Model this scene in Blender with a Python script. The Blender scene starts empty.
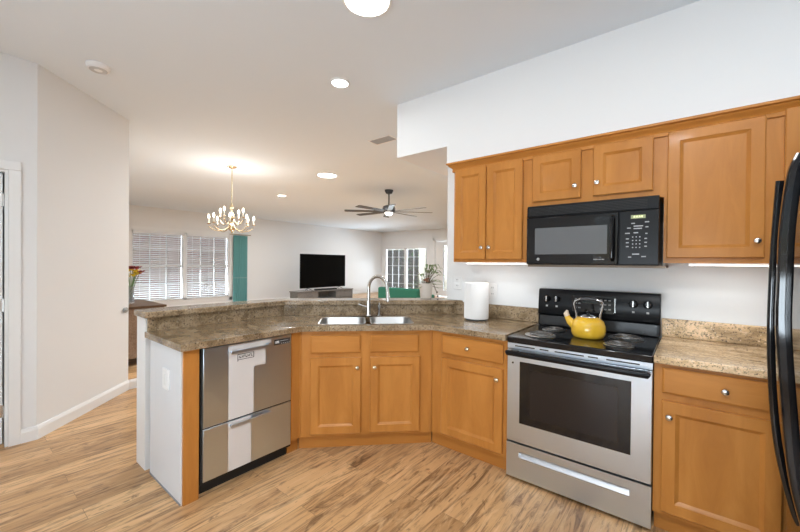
import bpy, bmesh, math, random
from mathutils import Vector, Matrix
from mathutils.geometry import tessellate_polygon
random.seed(7)
SC = bpy.context.scene
COL = SC.collection

# ------------------------------------------------------------------ camera
F_PX, YAW, PITCH, ROLL, EYE = 360.97, 38.7345, -0.3688, 0.519, 1.3462
def camera():
    y, p, r = (math.radians(a) for a in (YAW, PITCH, ROLL))
    F = Vector((-math.sin(y), math.cos(y), 0)); R = Vector((math.cos(y), math.sin(y), 0)); U = Vector((0, 0, 1))
    F, U = F*math.cos(p) + U*math.sin(p), U*math.cos(p) - F*math.sin(p)
    R, U = R*math.cos(r) + U*math.sin(r), U*math.cos(r) - R*math.sin(r)
    c = bpy.data.cameras.new('camera'); c.sensor_fit = 'HORIZONTAL'; c.sensor_width = 36; c.lens = F_PX/800*36
    c.clip_start = 0.02; c.clip_end = 200
    o = bpy.data.objects.new('camera', c); COL.objects.link(o)
    B = -F
    o.matrix_world = Matrix(((R.x, U.x, B.x, 0), (R.y, U.y, B.y, 0), (R.z, U.z, B.z, EYE), (0, 0, 0, 1)))
    SC.camera = o
camera()

# ------------------------------------------------------------------ world, lights, exposure
vs = SC.view_settings
SC.display_settings.display_device = 'sRGB'
vs.view_transform = 'Standard'; vs.look = 'None'; vs.gamma = 1; vs.use_curve_mapping = False
vs.exposure = 0.30
w = bpy.data.worlds.new('sky'); SC.world = w; w.use_nodes = True
nt = w.node_tree; bg = nt.nodes['Background']
sky = nt.nodes.new('ShaderNodeTexSky'); sky.sky_type = 'NISHITA'; sky.sun_disc = False
sky.sun_elevation = math.radians(50); sky.sun_rotation = math.radians(200)
nt.links.new(sky.outputs[0], bg.inputs[0]); bg.inputs[1].default_value = 0.09

def area(name, loc, rot, sx, sy, power, color=(1, 1, 1), shape='RECTANGLE'):
    l = bpy.data.lights.new(name, 'AREA'); l.shape = shape; l.size = sx; l.size_y = sy; l.energy = power; l.color = color
    o = bpy.data.objects.new(name, l); COL.objects.link(o); o.location = loc; o.rotation_euler = rot
    return o
CEIL = 2.82
PI = math.pi
WARM = (0.935, 0.975, 1.0); DAY = (0.77, 0.895, 1.0)
# ceiling lamps: x, y, radius, watts   (first four are real fittings, the rest unseen fill lamps added)
CEILING_AND_FILL_LIGHTS = [(-1.42, 1.455, .125, 2.2), (-2.235, 1.985, .066, 3.2), (-4.75, 3.95, .16, 60), (-6.97, 4.54, .085, 60),
                  (-0.1, -0.1, .13, 31), (0.42, 1.15, .13, 9), (-1.9, -1.2, .13, 7), (-6.3, 8.6, .17, 30), (-9.2, 6.4, .17, 24), (-3.6, 7.6, .17, 30), (-9.2, 10.6, .17, 30)]
for i, (x, y, r, pw) in enumerate(CEILING_AND_FILL_LIGHTS):
    area('ceiling_or_fill_lamp', (x, y, CEIL - .035), (0, 0, 0), r*1.8, r*1.8, pw, WARM, 'DISK')
# daylight: open sky high outside the far windows, plus an unseen fill lamp added behind the camera
area('daylight_dining', (-13.4, 4.25, 3.9), (0, -math.radians(50), 0), 2.6, 4.0, 90, DAY)
area('daylight_living', (-9.9, 15.6, 4.2), (-math.radians(52), 0, 0), 5.0, 3.0, 550, DAY)
area('fill_back', (-.3, -3.25, .9), (math.radians(148), 0, 0), 2.4, 1.2, 165, DAY)
# unseen fill lamps added outside, aimed up through the windows to brighten ceilings
area('fill_up_dining', (-12.5, 4.25, -.45), (0, -math.radians(150), 0), 1.2, 4.0, 1300, DAY)
area('fill_up_living', (-9.9, 13.9, .02), (-math.radians(170), 0, 0), 5.0, 1.5, 900, DAY)

# ------------------------------------------------------------------ mesh builder
class MB:
    def __init__(s): s.v = []; s.f = []; s.smooth = False
    def add(s, vs, fs):
        n = len(s.v); s.v += [tuple(v) for v in vs]; s.f += [tuple(i + n for i in f) for f in fs]; return s
    def box(s, x0, y0, z0, x1, y1, z1):
        x0, x1 = min(x0, x1), max(x0, x1); y0, y1 = min(y0, y1), max(y0, y1); z0, z1 = min(z0, z1), max(z0, z1)
        return s.add([(x0,y0,z0),(x1,y0,z0),(x1,y1,z0),(x0,y1,z0),(x0,y0,z1),(x1,y0,z1),(x1,y1,z1),(x0,y1,z1)],
              [(0,3,2,1),(4,5,6,7),(0,1,5,4),(1,2,6,5),(2,3,7,6),(3,0,4,7)])
    def xf(s, m):
        s.v = [tuple(m @ Vector(v)) for v in s.v]; return s
    def merge(s, o): return s.add(o.v, o.f)
    def loops(s, Ls, cap0=True, cap1=True, closed=True):
        n = len(Ls[0]); vs = [p for L in Ls for p in L]; fs = []
        for k in range(len(Ls) - 1):
            for i in range(n if closed else n - 1):
                j = (i + 1) % n
                fs.append((k*n+i, k*n+j, (k+1)*n+j, (k+1)*n+i))
        if cap0: fs.append(tuple(range(n - 1, -1, -1)))
        if cap1: fs.append(tuple((len(Ls)-1)*n + i for i in range(n)))
        return s.add(vs, fs)
    def lathe(s, prof, c=(0,0,0), axis='z', n=24):
        Ls = []
        for r, h in prof:
            L = []
            for i in range(n):
                a = 2*PI*i/n; p = (r*math.cos(a), r*math.sin(a), h)
                if axis == 'y': p = (p[0], -p[2], p[1])     # profile heights run towards -y
                if axis == 'x': p = (p[2], p[0], p[1])
                L.append((p[0]+c[0], p[1]+c[1], p[2]+c[2]))
            Ls.append(L)
        return s.loops(Ls)
    def tube(s, pts, r, n=10, closed=False, rs=None, ell=None):
        P = [Vector(p) for p in pts]; Ls = []; up = None
        for i, p in enumerate(P):
            a = P[i-1] if (i or closed) else p; b = P[(i+1) % len(P)] if (i < len(P)-1 or closed) else p
            t = (b - a).normalized()
            if up is None:
                up = Vector((0,1,0)) if abs(t.y) < .9 else Vector((1,0,0))
            up = (up - t*up.dot(t)).normalized(); sd = t.cross(up)
            rr = rs[i] if rs else r
            e = ell or (1, 1)
            Ls.append([tuple(p + up*(rr*e[0]*math.cos(2*PI*k/n)) + sd*(rr*e[1]*math.sin(2*PI*k/n))) for k in range(n)])
        if closed: Ls.append(Ls[0]); return s.loops(Ls, False, False)
        return s.loops(Ls)
    def prism(s, poly, z0, z1, holes=()):
        rings = [list(poly)] + [list(h) for h in holes]
        tri = tessellate_polygon([[Vector((x, y, 0)) for x, y in r] for r in rings])
        flat = [p for r in rings for p in r]; n = len(flat)
        vs = [(x, y, z0) for x, y in flat] + [(x, y, z1) for x, y in flat]
        fs = [t for t in tri] + [tuple(i + n for i in reversed(t)) for t in tri]
        k = 0
        for r in rings:
            m = len(r)
            for i in range(m):
                j = (i+1) % m; fs.append((k+i, k+j, k+j+n, k+i+n))
            k += m
        return s.add(vs, fs)
    def sweep2d(s, path, prof):
        """path: xy points, prof: (outward offset to the right of travel, z)"""
        n = len(path); Ls = []
        for i in range(n):
            p = Vector(path[i]); d0 = d1 = None
            if i: d0 = (p - Vector(path[i-1])).normalized()
            if i < n-1: d1 = (Vector(path[i+1]) - p).normalized()
            d0 = d0 or d1; d1 = d1 or d0
            n0 = Vector((d0.y, -d0.x)); n1 = Vector((d1.y, -d1.x)); m = (n0 + n1); m = m/(m.dot(n0))
            Ls.append([(p.x + m.x*o, p.y + m.y*o, z) for o, z in prof])
        return s.loops(Ls)
    def build(s, name, mat, parent=None, bevel=0, seg=2, smooth=False, ang=40, loc=None):
        me = bpy.data.meshes.new(name); me.from_pydata(s.v, [], s.f)
        bm = bmesh.new(); bm.from_mesh(me); bmesh.ops.recalc_face_normals(bm, faces=bm.faces); bm.to_mesh(me); bm.free()
        me.materials.append(mat)
        o = bpy.data.objects.new(name, me); COL.objects.link(o)
        if parent: o.parent = parent
        if loc: o.location = loc
        if smooth:
            for p in me.polygons: p.use_smooth = True
            me.set_sharp_from_angle(angle=math.radians(38))
        if bevel:
            b = o.modifiers.new('bevel', 'BEVEL'); b.width = bevel; b.segments = seg; b.limit_method = 'ANGLE'; b.angle_limit = math.radians(ang)
            if not smooth:
                for p in me.polygons: p.use_smooth = True
                me.set_sharp_from_angle(angle=math.radians(38))
            b.harden_normals = False
        return o

def tag(o, label, cat, group=None, kind=None):
    o['label'] = label; o['category'] = cat
    if group: o['group'] = group
    if kind: o['kind'] = kind
    return o
def thing(name, label, cat, loc=(0,0,0), rz=0, group=None):
    o = bpy.data.objects.new(name, None); COL.objects.link(o); o.empty_display_size = .05
    o.location = loc; o.rotation_euler = (0, 0, math.radians(rz))
    return tag(o, label, cat, group)
def struct(name, mb, mat, parent=None, label=None, bevel=0, smooth=False):
    o = mb.build(name, mat, parent, bevel=bevel, smooth=smooth)
    if not parent: o['kind'] = 'structure'
    if label: o['label'] = label
    return o
def dup(root, loc, rz=None, label=None):
    r = root.copy(); COL.objects.link(r); r.location = loc
    if rz is not None: r.rotation_euler = (0, 0, math.radians(rz))
    if label: r['label'] = label
    for ch in list(root.children):
        c = ch.copy(); COL.objects.link(c); c.parent = r
        for g in list(ch.children):
            d = g.copy(); COL.objects.link(d); d.parent = c
    return r
def B(*a): return MB().box(*a)

# ------------------------------------------------------------------ materials
def M(name, col, rough=.5, metal=0, emit=None, es=1, spec=None, trans=0, alpha=1, coat=0, aniso=0):
    m = bpy.data.materials.new(name); m.use_nodes = True; b = m.node_tree.nodes['Principled BSDF']
    b.inputs['Base Color'].default_value = (*col, 1); b.inputs['Roughness'].default_value = rough; b.inputs['Metallic'].default_value = metal
    if spec is not None: b.inputs['Specular IOR Level'].default_value = spec
    if emit: b.inputs['Emission Color'].default_value = (*emit, 1); b.inputs['Emission Strength'].default_value = es
    if trans: b.inputs['Transmission Weight'].default_value = trans
    if coat: b.inputs['Coat Weight'].default_value = coat; b.inputs['Coat Roughness'].default_value = .08
    if aniso: b.inputs['Anisotropic'].default_value = aniso
    b.inputs['Alpha'].default_value = alpha
    return m
class N:
    """tiny node helper"""
    def __init__(s, m): s.t = m.node_tree; s.b = s.t.nodes['Principled BSDF']
    def n(s, typ, **kw):
        x = s.t.nodes.new(typ)
        for k, v in kw.items():
            if k in x.inputs: x.inputs[k].default_value = v
            else: setattr(x, k, v)
        return x
    def l(s, a, b): s.t.links.new(a, b)
    def map(s, scale=(1,1,1), rot=(0,0,0), loc=(0,0,0), coord='Object'):
        c = s.n('ShaderNodeTexCoord'); mp = s.n('ShaderNodeMapping'); mp.inputs['Scale'].default_value = scale
        mp.inputs['Rotation'].default_value = rot; mp.inputs['Location'].default_value = loc
        s.l(c.outputs[coord], mp.inputs['Vector']); return mp.outputs[0]
    def noise(s, vec, scale, detail=3, rough=.5, dist=0):
        x = s.n('ShaderNodeTexNoise'); x.inputs['Scale'].default_value = scale; x.inputs['Detail'].default_value = detail
        x.inputs['Roughness'].default_value = rough; x.inputs['Distortion'].default_value = dist
        s.l(vec, x.inputs['Vector']); return x.outputs[0]
    def ramp(s, fac, stops):
        x = s.n('ShaderNodeValToRGB'); e = x.color_ramp.elements
        while len(e) < len(stops): e.new(.5)
        for k, (p, c) in enumerate(stops):
            e[k].position = p; e[k].color = (*c, 1)
        s.l(fac, x.inputs[0]); return x.outputs[0]
    def mix(s, fac, a, b, mode='MIX'):
        x = s.n('ShaderNodeMix', data_type='RGBA', blend_type=mode)
        for sock, v in ((x.inputs[0], fac), (x.inputs[6], a), (x.inputs[7], b)):
            if isinstance(v, (int, float)): sock.default_value = v
            elif isinstance(v, tuple): sock.default_value = (*v, 1)
            else: s.l(v, sock)
        return x.outputs[2]
    def bump(s, h, strength=.1, dist=.01):
        x = s.n('ShaderNodeBump'); x.inputs['Strength'].default_value = strength; x.inputs['Distance'].default_value = dist
        s.l(h, x.inputs['Height']); s.l(x.outputs[0], s.b.inputs['Normal'])
def wood(name, c0, c1, c2, stretch, rough=.33):
    m = M(name, c1, rough, spec=.25, coat=.03); q = N(m)
    a = q.noise(q.map(stretch), 1.0, 5, .6, .6)
    b = q.noise(q.map(tuple(x*.16 + .6 for x in stretch)), 1.0, 2, .5, 1.0)
    f = q.ramp(a, [(.25, c0), (.5, c1), (.78, c2)])
    q.l(q.mix(.35, f, q.ramp(b, [(.3, c0), (.7, c2)])), q.b.inputs['Base Color'])
    return m
W0, W1, W2 = (.39, .145, .028), (.505, .203, .041), (.62, .270, .064)
MAPLE_V = wood('maple_vertical', W0, W1, W2, (11, 11, 2.4))
MAPLE_H = wood('maple_horizontal', W0, W1, W2, (2.4, 11, 11))
TOE = wood('maple_toe_kick', (.42,.16,.03), (.49,.195,.04), (.54,.225,.05), (2.4, 11, 11))

def granite(name, k=1.0):
    m = M(name, (.3,.22,.14), .12, spec=.5); q = N(m); v = q.map((1,1,1))
    big = q.noise(q.map((1.6, 3.2, 3), rot=(0,0,.6)), 2.2, 6, .62, 1.2)
    K = lambda r, g, b: (r*k, g*k, b*k)
    base = q.ramp(big, [(.30, K(.145,.095,.051)), (.46, K(.275,.192,.107)), (.60, K(.40,.295,.185)), (.75, K(.265,.18,.105))])
    sp = q.noise(v, 95, 4, .75)
    c = q.mix(q.ramp(sp, [(.38, (1,1,1)), (.47, (0,0,0))]), base, K(.060,.043,.030))
    vo = q.n('ShaderNodeTexVoronoi'); vo.inputs['Scale'].default_value = 120; q.l(v, vo.inputs['Vector'])
    c = q.mix(q.ramp(vo.outputs['Color'], [(.80, (0,0,0)), (.92, (.7,.7,.7))]), c, K(.42,.345,.255))
    veins = q.noise(q.map((1.2, 6, 5), rot=(0,0,.75)), 3.2, 7, .7, 2.0)
    c = q.mix(q.ramp(veins, [(.56, (0,0,0)), (.64, (.55,.55,.55)), (.70, (0,0,0))]), c, K(.43,.33,.225))
    q.l(c, q.b.inputs['Base Color']); return m
GRANITE = granite('granite'); GRANITE_LIT = granite('granite_lit', 2.3)  # second one: same stone, colour raised for the bright light on the right worktop

def floor_mat():
    m = M('oak_planks', (.45,.28,.14), .32, spec=.4); q = N(m)
    v = q.map((1,1,1), rot=(0,0,PI/2))
    br = q.n('ShaderNodeTexBrick', offset=.37, squash=1.0)
    br.inputs['Scale'].default_value = 1; br.inputs['Brick Width'].default_value = 1.22; br.inputs['Row Height'].default_value = .128
    br.inputs['Mortar Size'].default_value = .0012; br.inputs['Mortar Smooth'].default_value = .3
    br.inputs['Color1'].default_value = (0,0,0,1); br.inputs['Color2'].default_value = (1,1,1,1); br.inputs['Mortar'].default_value = (.5,.5,.5,1)
    q.l(v, br.inputs['Vector'])
    plank = q.ramp(br.outputs['Color'], [(0, (.47,.265,.118)), (.5, (.63,.37,.172)), (1, (.76,.475,.235))])
    ad = q.n('ShaderNodeVectorMath', operation='MULTIPLY_ADD'); q.l(br.outputs['Color'], ad.inputs[0]); ad.inputs[1].default_value = (13, 7, 5)
    mp = q.map((21, 1.7, 1)); q.l(mp, ad.inputs[2])
    g = q.noise(ad.outputs[0], 1.0, 7, .68, 1.8)
    c = q.mix(q.ramp(g, [(.28, (.95,.95,.95)), (.42, (.55,.55,.55)), (.50, (.10,.10,.10)), (.58, (0,0,0))]), plank, (.135,.060,.024))
    g2 = q.noise(q.map((11, 1.8, 1)), 1.0, 4, .65, 2.8)
    c = q.mix(q.ramp(g2, [(.52, (0,0,0)), (.70, (.6,.6,.6))]), c, (.80,.54,.30))
    kn = q.noise(q.map((13, 5, 1), loc=(3,1,0)), 1.0, 3, .6, 1.5)
    c = q.mix(q.ramp(kn, [(.60, (0,0,0)), (.70, (.62,.62,.62))]), c, (.10,.045,.018))
    c = q.mix(q.ramp(br.outputs['Fac'], [(0,(0,0,0)),(1,(.6,.6,.6))]), c, (.13,.07,.03))
    q.l(c, q.b.inputs['Base Color']); q.bump(br.outputs['Fac'], -.25, .002)
    return m
FLOOR = floor_mat()
def paint(name, col, rough=.6):
    m = M(name, col, rough, spec=.3); q = N(m); q.bump(q.noise(q.map(), 160, 2), .03, .002); return m
WALL = paint('wall_paint', (.83,.832,.83)); CEILING = paint('ceiling_paint', (.80,.865,.93), .8)
TRIM = M('white_trim', (.86,.86,.855), .35); WHITE = M('white_plastic', (.85,.85,.84), .35)
def steel(name, col, rough, aniso=.5):
    return M(name, col, rough, 1.0, aniso=aniso)
STEEL = steel('brushed_steel', (.62,.70,.79), .30)
SINK = steel('sink_steel', (.46,.46,.455), .36, 0)
CHROME = M('chrome', (.80,.80,.80), .12, 1); NICKEL = M('brushed_nickel', (.62,.61,.59), .25, 1); BRASS = M('brass', (.62,.53,.37), .27, 1)
BLACK = M('black_plastic', (.008,.008,.009), .30, spec=.2); GLOSS = M('black_gloss', (.006,.006,.007), .07, spec=.5); MATTE = M('black_matte', (.012,.012,.012), .6)
ENAMEL = M('black_enamel', (.008,.008,.009), .10, spec=.5)
OVENGLASS = M('oven_glass', (.016,.013,.013), .05, spec=.45)
GREYGLASS = M('grey_mesh_glass', (.13,.135,.14), .10, spec=.5)
CHARCOAL = M('charcoal', (.035,.035,.038), .4)
LED = M('led_diffuser', (1,1,1), .5, emit=(1,.97,.92), es=9)
LEDSTRIP = M('led_strip', (1,1,1), .5, emit=(1,.95,.87), es=4)
BULB = M('bulb_glow', (1,1,1), .4, emit=(1,.90,.72), es=5)
YELLOW = M('yellow_enamel', (.80,.47,.035), .16, coat=.5)
PALE_SATIN = M('pale_satin', (.74,.71,.69), .32)
PAPER = M('white_paper', (.86,.85,.84), .85)
def glass(name):
    m = bpy.data.materials.new(name); m.use_nodes = True; t = m.node_tree; out = t.nodes['Material Output']
    a = t.nodes.new('ShaderNodeBsdfTransparent'); g = t.nodes.new('ShaderNodeBsdfGlossy'); g.inputs['Roughness'].default_value = .02
    f = t.nodes.new('ShaderNodeFresnel'); f.inputs[0].default_value = 1.45; mx = t.nodes.new('ShaderNodeMixShader')
    t.links.new(f.outputs[0], mx.inputs[0]); t.links.new(a.outputs[0], mx.inputs[1]); t.links.new(g.outputs[0], mx.inputs[2]); t.links.new(mx.outputs[0], out.inputs[0])
    return m
PANE = glass('window_glass')
TEAL = paint('teal_fabric', (.17,.41,.42), .8); GREENF = M('green_fabric', (.02,.155,.10), .8)
LEAF = M('leaf', (.10,.20,.06), .5); LEAF_PALE = M('leaf_pale', (.33,.42,.30), .5); BARK = M('bark', (.12,.08,.05), .8)
def brick():
    m = M('brick', (.4,.25,.2), .85); q = N(m)
    b = q.n('ShaderNodeTexBrick'); q.l(q.map((1,1,1), rot=(PI/2, 0, PI/2)), b.inputs['Vector'])
    b.inputs['Scale'].default_value = 1; b.inputs['Brick Width'].default_value = .22; b.inputs['Row Height'].default_value = .075; b.inputs['Mortar Size'].default_value = .008
    b.inputs['Color1'].default_value = (.40,.27,.23,1); b.inputs['Color2'].default_value = (.52,.38,.33,1); b.inputs['Mortar'].default_value = (.6,.55,.5,1)
    q.l(b.outputs['Color'], q.b.inputs['Base Color']); return m
BRICK = brick()
GRASS = M('grass', (.09,.16,.04), .9)
DARKWOOD = wood('dark_wood', (.07,.035,.018), (.11,.06,.03), (.15,.085,.045), (3, 30, 30))
GREYWOOD = wood('grey_wood', (.16,.15,.145), (.22,.21,.20), (.28,.27,.26), (30, 3, 30))

# ------------------------------------------------------------------ structure
XB, YB = -3.826, -2.9          # left kitchen wall, wall behind the camera
def wall_x(x0, x1, ya, yb, zt, holes):
    """wall slab x0..x1, running along y, with rectangular holes (y0,y1,z0,z1)"""
    mb = MB(); y = ya
    for h in sorted(holes):
        mb.box(x0, y, 0, x1, h[0], zt)
        if h[2] > 0: mb.box(x0, h[0], 0, x1, h[1], h[2])
        mb.box(x0, h[0], h[3], x1, h[1], zt); y = h[1]
    return mb.box(x0, y, 0, x1, yb, zt)
def wall_y(y0, y1, xa, xb, zt, holes):
    mb = wall_x(0, 1, xa, xb, zt, holes)
    mb.v = [(v[1], y0 + v[0]*(y1 - y0), v[2]) for v in mb.v]; return mb
struct('floor', B(-11.6, -3.1, -.1, 1.3, 13.0, 0), FLOOR)
struct('ceiling', B(-11.6, -3.1, CEIL, 1.3, 13.0, CEIL + .1), CEILING)
DOOR = (-.66, .262, 0, 1.995)
struct('wall_left', wall_x(XB - .12, XB, YB, .409, CEIL, [DOOR]), WALL)
c_ = -3.417
# angled wall from (XB,.409) to (-4.59,1.173)
a0, a1 = Vector((XB, .409)), Vector((-4.59, 1.173))
struct('wall_angled', MB().prism([tuple(a0), tuple(a1), (-4.72, 1.173), (-4.72, 1.06), (XB - .12, .33), (XB - .12, .409)], 0, CEIL), WALL)
struct('wall_hall', B(-11.4, 1.06, 0, -4.72, 1.173, CEIL), WALL)
struct('wall_range', B(-1.74, 2.86, 0, 1.08, 2.99, CEIL), WALL)
struct('wall_soffit', B(-1.593, 2.60, 2.162, 1.08, 2.86, CEIL), WALL)
struct('ceiling_beam', B(-2.133, 2.60, 2.33, -1.593, 3.45, CEIL), WALL)
struct('wall_right', B(1.08, YB, 0, 1.2, 2.99, CEIL), WALL)
BW = (-1.5, .9, .55, 2.35)
struct('wall_back', wall_y(YB - .12, YB, XB - .12, 1.2, CEIL, [BW]), WALL)
DW = (2.96, 5.55, .25, 2.19)
struct('wall_dining', wall_x(-11.55, -11.4, 1.06, 12.95, CEIL, [DW]), WALL)
LW = (-11.17, -8.77, .05, 2.05); PD = (-8.42, -7.5, 0, 2.36)
struct('wall_living', wall_y(12.8, 12.95, -11.4, -1.6, CEIL, [LW, PD]), WALL)
struct('wall_living_side', B(-1.74, 2.99, 0, -1.6, 12.95, CEIL), WALL)
# closet behind the kitchen door so no daylight leaks in
struct('wall_closet', MB().box(-5.0, -1.0, 0, -4.9, .33, CEIL).box(-5.0, -1.1, 0, XB-.12, -1.0, CEIL).box(-5.0, .33, 0, XB-.12, .36, CEIL), WALL)
# pony wall that carries the raised bar: end face, back run, diagonal run
SPX, SPC = -2.69, 4.47          # splash planes: x = SPX ; y - x = SPC
cornerY = SPX + SPC
def offpt(d):                    # mitred corner of the two runs pushed back by d
    return (SPX - d, (SPX - d) + SPC + d*math.sqrt(2))
def diag_at_y(y, d): return (y - SPC - d*math.sqrt(2), y)
pt = .03
p0, p1 = offpt(pt), offpt(pt + .165)
struct('wall_peninsula', MB().prism([(SPX-pt, .785), p0, diag_at_y(2.86, pt), (-1.742, 2.86), (-1.742, 2.95), diag_at_y(2.95, pt+.165), p1, (SPX-pt-.165, .785)], 0, .985), TRIM)
# baseboards
prof = [(0, 0), (.016, 0), (.016, .075), (.011, .088), (.007, .10), (0, .10)]
struct('baseboard_left', MB().sweep2d([(-4.59, 1.30), (-4.59, 1.173), (XB, .409), (XB, .325)][::-1], prof[::1]).xf(Matrix.Identity(4)), TRIM)
struct('baseboard_living', MB().sweep2d([(-11.4, 1.2), (-11.4, 12.8), (-8.5, 12.8)], prof), TRIM)
# door_1 in the left wall
tr = MB()
tr.box(XB, .262, 0, XB + .018, .325, 1.995).box(XB, -.722, 0, XB + .018, -.66, 1.995).box(XB, -.722, 1.995, XB + .018, .325, 2.060)
struct('trim_1', tr, TRIM, bevel=.003)
struct('trim_3', MB().box(XB - .119, .246, 0, XB - .001, .2615, 1.978).box(XB - .119, -.6595, 0, XB - .001, -.643, 1.978).box(XB - .119, -.6595, 1.979, XB - .001, .2615, 1.9945), TRIM)
dr = struct('door_1', B(XB - .085, -.64, .012, XB - .05, .238, 1.972), TRIM, bevel=.002)
for z in (.25, 1.02, 1.78):
    MB().lathe([(.007, -.045), (.007, .045)], (XB - .045, .242, z), n=10).box(XB-.05, .215, z-.045, XB-.047, .243, z+.045).build('hinge', NICKEL, dr)
# windows (the unseen one behind the camera is added for its light)
def window(name, axis, pos, a0, a1, z0, z1, cols, rows, mull=True, depth=.12, casing=.07, sgn=1):
    """axis 'x': plane x=pos with y from a0..a1 ; axis 'y': plane y=pos"""
    fr = MB(); wd = .045
    def bx(m, p0, b0, q0, p1, b1, q1):
        if axis == 'x': m.box(p0, b0, q0, p1, b1, q1)
        else: m.box(b0, p0, q0, b1, p1, q1)
    f0, f1 = pos + sgn*.0, pos + sgn*depth
    for (b0, b1, q0, q1) in ((a0, a0+wd, z0, z1), (a1-wd, a1, z0, z1), (a0, a1, z0, z0+wd), (a0, a1, z1-wd, z1)):
        bx(fr, f0, b0, q0, f1, b1, q1)
    cs = -sgn*.018
    for (b0, b1, q0, q1) in ((a0-casing, a0, z0-casing, z1+casing), (a1, a1+casing, z0-casing, z1+casing), (a0, a1, z1, z1+casing), (a0-casing, a1+casing, z0-casing, z0)):
        bx(fr, pos + cs, b0, q0, pos + sgn*.01, b1, q1)
    root = struct(name, fr, TRIM)
    mid = (a0+a1)/2; spans = [(a0+wd, mid-.06), (mid+.06, a1-wd)] if mull else [(a0+wd, a1-wd)]
    if mull:
        m = MB(); bx(m, f0, mid-.06, z0, f1, mid+.06, z1); m.build('mullion', TRIM, root)
    for s0, s1 in spans:
        g = MB()
        for k in range(1, cols):
            x = s0 + (s1-s0)*k/cols; bx(g, pos+sgn*.05, x-.011, z0, pos+sgn*.075, x+.011, z1)
        for k in range(1, rows):
            z = z0 + (z1-z0)*k/rows; t = .035 if (rows % 2 == 0 and k == rows//2) else .011
            bx(g, pos+sgn*.05, s0, z-t, pos+sgn*.075, s1, z+t)
        g.build('window_grid', TRIM, root)
        p = MB(); bx(p, pos+sgn*.06, s0, z0+wd, pos+sgn*.064, s1, z1-wd); p.build('pane', PANE, root)
    return root
window('window_1', 'x', -11.4, DW[0], DW[1], DW[2], DW[3], 3, 4, True, .13, .09, -1)
window('window_2', 'y', 12.8, LW[0], LW[1], LW[2], LW[3], 3, 5, True, .12, .10, 1)
window('window_added', 'y', YB, BW[0], BW[1], BW[2], BW[3], 2, 2, True, .12, .09, -1)  # unseen window, added to let fill light in from behind
# patio door_2 : white door with a glass lite
d2 = struct('door_2', MB().box(-8.36, 12.83, .02, -7.98, 12.875, 2.30).box(-7.62, 12.83, .02, -7.54, 12.875, 2.30).box(-7.98, 12.83, 2.12, -7.62, 12.875, 2.30).box(-7.98, 12.83, .02, -7.62, 12.875, .25), TRIM)
B(-7.98, 12.85, .25, -7.62, 12.856, 2.12).build('pane', PANE, d2)
MB().tube([(-8.28, 12.83, 1.0), (-8.28, 12.78, 1.0), (-8.18, 12.77, 1.0)], .012).build('door_handle', BLACK, d2)
struct('trim_2', MB().box(-8.48, 12.78, 0, -8.40, 12.81, 2.44).box(-7.52, 12.78, 0, -7.44, 12.81, 2.44).box(-8.48, 12.78, 2.34, -7.44, 12.81, 2.44).box(-8.42, 12.8, 2.31, -7.5, 12.95, 2.36).box(-8.42, 12.8, 0, -8.37, 12.95, 2.36).box(-7.54, 12.8, 0, -7.5, 12.95, 2.36), TRIM)

# ------------------------------------------------------------------ outdoors
struct('ground', B(-40, -25, -1.2, 20, 45, -.95), GRASS)
tag(B(-19.3, -4, -.95, -19.0, 13.5, 5.5).build('brick_building', BRICK), 'brick wall of the building beyond the dining window blinds', 'building')
struct('patio', B(-11.3, 12.95, -.95, -5, 16.5, -.02), M('concrete', (.5,.48,.45), .9))
def shrub(x, y, h, r, mat, label, group=None):
    t = thing('garden_shrub', label, 'shrub', (x, y, -.95), 0, group)
    MB().tube([(0,0,0), (.03,0,h*.4), (0,.03,h*.75)], .04, 6).build('stem', BARK, t)
    mb = MB(); rnd = random.Random(int(x*100 + y*37))
    for k in range(260):
        u = rnd.random()*2*PI; zz = rnd.uniform(-1, 1); rr = r*(rnd.random()**.4)
        p = Vector((math.cos(u)*math.sqrt(1-zz*zz)*rr, math.sin(u)*math.sqrt(1-zz*zz)*rr, h*.62 + zz*h*.38))
        d = Vector((rnd.uniform(-1,1), rnd.uniform(-1,1), rnd.uniform(-.4,1))).normalized(); s = d.cross(Vector((.3,.2,1))).normalized()*.05
        L = .2; mb.add([p, p + d*L*.5 + s, p + d*L, p + d*L*.5 - s], [(0,1,2,3)])
    mb.build('foliage', mat, t)
shrub(-13.3, 17.9, 4.2, 1.1, LEAF, 'dark green shrub outside at the left of the living room window')
shrub(-10.6, 17.6, 3.4, .8, LEAF_PALE, 'pale green shrub outside behind the middle of the living room window')
shrub(-8.6, 17.9, 3.6, .9, LEAF_PALE, 'tall pale shrub outside at the right of the living room window')
for k, (x, nm) in enumerate([(-11.6, 'left'), (-9.95, 'right')]):
    tag(B(x, 16.1, -.02, x + .28, 16.4, 2.9).build('patio_post', M('patio_beige', (.60,.53,.42), .8), bevel=.01), 'square beige patio post outside the living room window, the %s one of two' % nm, 'post', 'patio posts outside the window')
tag(B(-18.5, 20, -.95, -5, 20.15, 2.3).build('garden_fence', M('fence', (.24,.22,.20), .9)), 'dark garden fence far outside the living room window', 'fence')

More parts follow.
